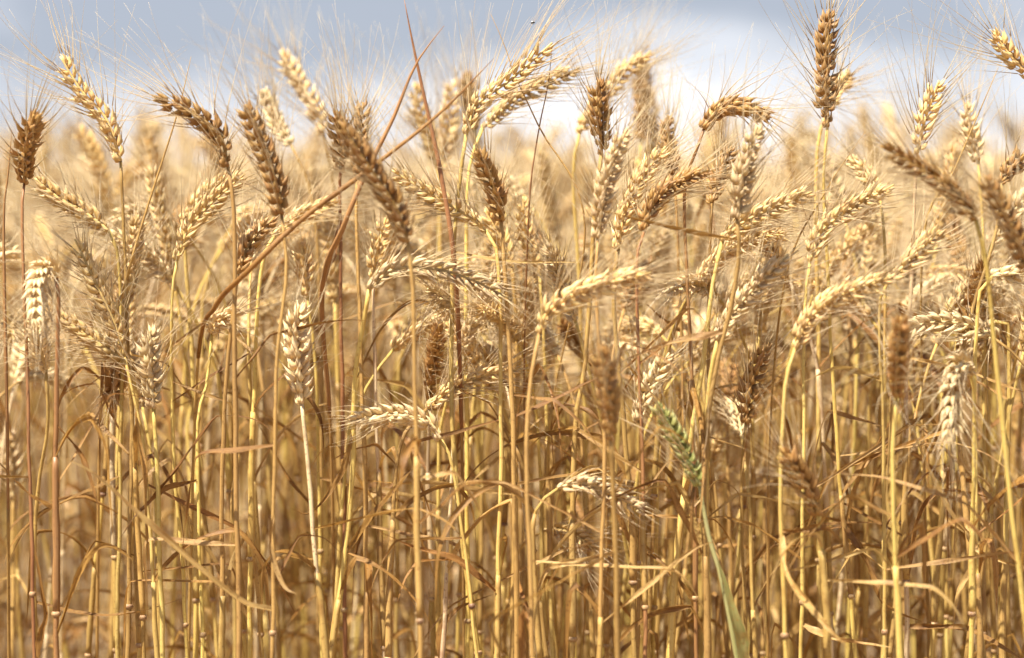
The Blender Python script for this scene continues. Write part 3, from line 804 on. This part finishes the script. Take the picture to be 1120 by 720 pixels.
PROTO = []
NODS = [0.1, 0.5, 1.0, 1.5, 1.9, 0.3, 0.8, 1.2, 0.2, 1.7, 0.6, 1.1, 0.7, 0.4, 0.9, 0.15]
for i, nod in enumerate(NODS):
    r = random.Random(500 + i)
    hgt = 0.80
    sp, ep = plant_paths(r, hgt, nod)
    PROTO.append((sp, ep, EARM[i % len(EARM)], STM[i % len(STM)], nod, r))


def copy_tree(o, parent=None):
    c = o.copy()
    S.collection.objects.link(c)
    c.parent = parent
    for ch in list(o.children):
        copy_tree(ch, c)
    return c


def make_proto(k):
    sp, ep, em, sm, nod, r = PROTO[k]
    root = bpy.data.objects.new('wheat_plant', None)
    S.collection.objects.link(root)
    body, beard = build_ear(ep, r, 1.15, r.uniform(0, 3.1), r.uniform(.45, .9), r.uniform(.05, .068))
    eo = link('ear', body.mesh('ear', M[em]), root)
    link('beard', beard.mesh('beard', M[AWN_OF[em]]), eo)
    dress_stem(root, sp, r, sm, leaves=r.choice([2, 3, 3]), thick=r.uniform(.95, 1.4), leaf_z=[r.uniform(.15, .25), r.uniform(.36, .44), r.uniform(.5, .56)])
    return root


TONE = {'ear_gold': 'golden', 'ear_brown': 'brown', 'ear_pale': 'pale', 'ear_grey': 'dull tan', 'ear_green': 'green'}
MARKS = [(p['px'], p['mark']) for p in PLANTS if p['mark']]
used = set()


def filler_label(k, rot, centre, dep):
    x, y, d = to_px(centre)
    nod = PROTO[k][4]
    pose = 'upright' if nod < .55 else ('leaning' if nod < 1.2 else ('nodding' if nod < 2.0 else 'drooping'))
    near = 'soft blurred ' if dep > FOCUS + .4 else ('' if dep > FOCUS - .1 else 'near ')
    cand = sorted(MARKS, key=lambda m: math.hypot(m[0][0] - x, m[0][1] - y))
    for (mx_, my_, _), mk in cand[:9]:
        dx, dy = x - mx_, y - my_
        if abs(dx) > abs(dy):
            side = 'right of' if dx > 0 else 'left of'
        else:
            side = 'below' if dy > 0 else 'above'
        dist = math.hypot(dx, dy)
        for adv in (['close', 'just'] if dist < 45 else ['a little way', 'some way'] if dist < 110 else ['well', 'far']):
            lab = f"{near}{TONE[PROTO[k][2]]} {pose} wheat ear {adv} {side} the {mk}"
            if lab not in used and len(lab.split()) <= 16:
                used.add(lab)
                return lab
    return None


rf = random.Random(4242)
protos = {}
count = 0
N_FILL = 222
tries = 0
taken = [p['foot'][:2] for p in PLANTS]
while count < N_FILL and tries < 6000:
    tries += 1
    u = rf.random()
    dep = FOCUS + (0.06 + 0.72 * u if rf.random() < .85 else rf.uniform(.03, .12))
    hw = 0.257 * dep * 1.02
    x = rf.uniform(-hw, hw)
    if x < -0.1 * hw and rf.random() < .4:
        x = -x
    k = rf.randrange(len(PROTO))
    top = rf.gauss(0.785, 0.055)
    if rf.random() < 0.07:
        top -= rf.uniform(.08, .22)
    top = min(top, 0.885)
    big = rf.random() < .3
    tilt = (rf.gauss(0, .03 if not big else .13), rf.gauss(0, .03 if not big else .13))
    if any((x - t[0]) ** 2 + (dep - t[1]) ** 2 < 0.016 ** 2 for t in taken):
        continue
    sc = top / 0.80
    rot = rf.uniform(0, 6.28)
    e = PROTO[k][1][9]
    centre = np.array(Euler((tilt[0], tilt[1], rot)).to_matrix() @ Vector((e[0], e[1], e[2] * sc))) + np.array([x, dep, 0])
    cx, cy, cd = to_px(centre)
    if not (-25 < cx < 1145):
        continue
    if any(math.hypot(cx - p['px'][0], cy - p['px'][1]) < (76 if p['mark'] else 48) and cd < p['px'][2] + .03 for p in PLANTS):
        continue
    lab = filler_label(k, rot, centre, dep)
    if lab is None:
        continue
    taken.append((x, dep))
    if k not in protos:
        o = protos[k] = make_proto(k)
    else:
        o = copy_tree(protos[k])
    o.location = (x, dep, 0); o.rotation_euler = (tilt[0], tilt[1], rot); o.scale = (1, 1, sc)
    o['label'] = lab; o['category'] = 'wheat plant'; o['group'] = GROUP
    count += 1
print('fillers', count, 'tries', tries)

# ------------------------------------------------------------------ the rest of the field: one object
def field():
    src = bpy.data.collections.new('field_sources')
    for i in range(16):
        r = random.Random(900 + i)
        sp, ep = plant_paths(r, 0.80, NODS[i])
        em = r.choice(['ear_gold', 'ear_pale', 'ear_pale', 'ear_pale']); sm = r.choice(['stem_gold', 'stem_pale', 'stem_pale', 'stem_gold', 'stem_brown'])
        g = Geo()
        body, beard = build_ear(ep, r, 1.2, r.uniform(0, 3), .7, .06, lod=1, awn_r=.00045)
        g.merge(body, 0); g.merge(beard, 1)
        tube(g, sp, radius_of(len(sp)) * 1.0, 5, 2, r.random())
        for j in range(3):
            z = r.uniform(.10, .5)
            kk = int(np.argmin(np.abs(sp[:, 2] - z)))
            build_blade(droop_path(sp[kk], r.uniform(0, 6.28), r.uniform(.12, .26), r, n=10), r, r.uniform(.006, .011), g, twist=r.uniform(-1.5, 1.5), fold=.7, mi=3)
        me = g.mesh('field_plant', [M[em], M[AWN_OF[em]], M[sm], M['leaf_brown'] if i % 2 else M['leaf_straw']])
        o = bpy.data.objects.new('field_plant_%02d' % i, me)
        src.objects.link(o)
    rr = random.Random(77)
    pts, rots, scl, idx = [], [], [], []

    def put(x, y, hm, sd, sc_xy=1.0):
        h = min(rr.gauss(hm, sd), hm + 1.6 * sd) / 0.80
        pts.append((x, y, 0)); rots.append((rr.gauss(0, .06), rr.gauss(0, .06), rr.uniform(0, 6.28))); scl.append((sc_xy, sc_xy, h)); idx.append(rr.randrange(16))
    # beside the described rows, out of the frame
    for _ in range(520):
        dep = rr.uniform(FOCUS - .05, 2.45)
        side = rr.choice((-1, 1))
        put(side * (0.257 * dep * 1.06 + rr.uniform(0.02, 1.3)), dep, .77, .05)
    bands = [(2.42, 3.6, 210), (3.6, 5, 160), (5, 7, 80), (7, 10, 50), (10, 15, 24), (15, 25, 10), (25, 45, 4), (45, 90, 1.2)]
    for a, b, den in bands:
        hw = 0.28 * b + 1.2
        num = int((b - a) * 2 * hw * den)
        for _ in range(num):
            y = rr.uniform(a, b)
            w_ = 0.28 * y + 1.2
            tall = rr.random() < (.24 if y < 3.6 else .15 if y < 7 else .06)
            put(rr.uniform(-w_, w_), y, .90 if tall else .765, .05 if tall else .055, 1.0 if b < 8 else (1.5 if b < 16 else 2.4))
    print('field plants', len(pts))
    me = bpy.data.meshes.new('wheat')
    me.from_pydata(pts, [], [])
    for nm, dat in (('rot', rots), ('scl', scl)):
        a_ = me.attributes.new(nm, 'FLOAT_VECTOR', 'POINT'); a_.data.foreach_set('vector', [c for v in dat for c in v])
    a_ = me.attributes.new('idx', 'INT', 'POINT'); a_.data.foreach_set('value', idx)
    ob = link('wheat', me, kind='stuff', label='ripe wheat field running back to the skyline behind the front rows', category='wheat field')
    ng = bpy.data.node_groups.new('field_scatter', 'GeometryNodeTree')
    ng.interface.new_socket('Geometry', in_out='INPUT', socket_type='NodeSocketGeometry')
    ng.interface.new_socket('Geometry', in_out='OUTPUT', socket_type='NodeSocketGeometry')
    N = ng.nodes; Lk = ng.links
    gi, go = N.new('NodeGroupInput'), N.new('NodeGroupOutput')
    ci = N.new('GeometryNodeCollectionInfo'); ci.inputs['Collection'].default_value = src
    ci.inputs['Separate Children'].default_value = True; ci.inputs['Reset Children'].default_value = True
    iop = N.new('GeometryNodeInstanceOnPoints'); iop.inputs['Pick Instance'].default_value = True

    def na(nm, ty):
        x_ = N.new('GeometryNodeInputNamedAttribute'); x_.data_type = ty; x_.inputs['Name'].default_value = nm
        return [o_ for o_ in x_.outputs if o_.enabled and o_.name == 'Attribute'][0]
    e2r = N.new('FunctionNodeEulerToRotation')
    Lk.new(na('rot', 'FLOAT_VECTOR'), e2r.inputs[0])
    Lk.new(gi.outputs[0], iop.inputs['Points'])
    Lk.new(ci.outputs[0], iop.inputs['Instance'])
    Lk.new(na('idx', 'INT'), iop.inputs['Instance Index'])
    Lk.new(e2r.outputs[0], iop.inputs['Rotation'])
    Lk.new(na('scl', 'FLOAT_VECTOR'), iop.inputs['Scale'])
    Lk.new(iop.outputs[0], go.inputs[0])
    md = ob.modifiers.new('scatter', 'NODES'); md.node_group = ng


field()

# ------------------------------------------------------------------ a small fly in the air
def fly():
    m = bpy.data.materials.new('fly_body'); m.use_nodes = True
    pb = m.node_tree.nodes['Principled BSDF']; pb.inputs['Base Color'].default_value = (.02, .02, .018, 1); pb.inputs['Roughness'].default_value = .35
    mw = bpy.data.materials.new('fly_wing'); mw.use_nodes = True
    pw = mw.node_tree.nodes['Principled BSDF']; pw.inputs['Base Color'].default_value = (.25, .24, .22, 1); pw.inputs['Roughness'].default_value = .3
    root = bpy.data.objects.new('fly', None); S.collection.objects.link(root)
    root.location = at(583, 25, FOCUS - .02)
    root['label'] = 'tiny black fly hovering in the sky above the plump rising ear'; root['category'] = 'insect'
    g = Geo()
    P = spline([(-.0019, 0, -.0003), (-.0006, 0, 0), (.0007, 0, .0002), (.0013, 0, .0001), (.0019, 0, 0)], 14)
    tube(g, P, np.array([.0002, .0006, .0008, .0009, .0008, .0006, .0008, .0009, .0008, .0005, .0006, .0007, .0005, .0001]), 8)
    link('body', g.mesh('body', m), root)
    for s_ in (-1, 1):
        g = Geo(); build_blade(spline([(.0003, s_ * .0004, .0005), (-.0006, s_ * .0014, .0012), (-.0018, s_ * .0022, .0016)], 8), random.Random(3), .0011, g, twist=0, fold=.1)
        link('wing', g.mesh('wing', mw), root)
    for s_ in (-1, 1):
        for dx in (-.0002, .0003, .0008):
            g = Geo(); tube(g, spline([(dx, s_ * .0004, -.0004), (dx, s_ * .0011, -.0007), (dx - .0003, s_ * .0013, -.0017)], 6), .00008, 4)
            link('leg', g.mesh('leg', m), root)


fly()
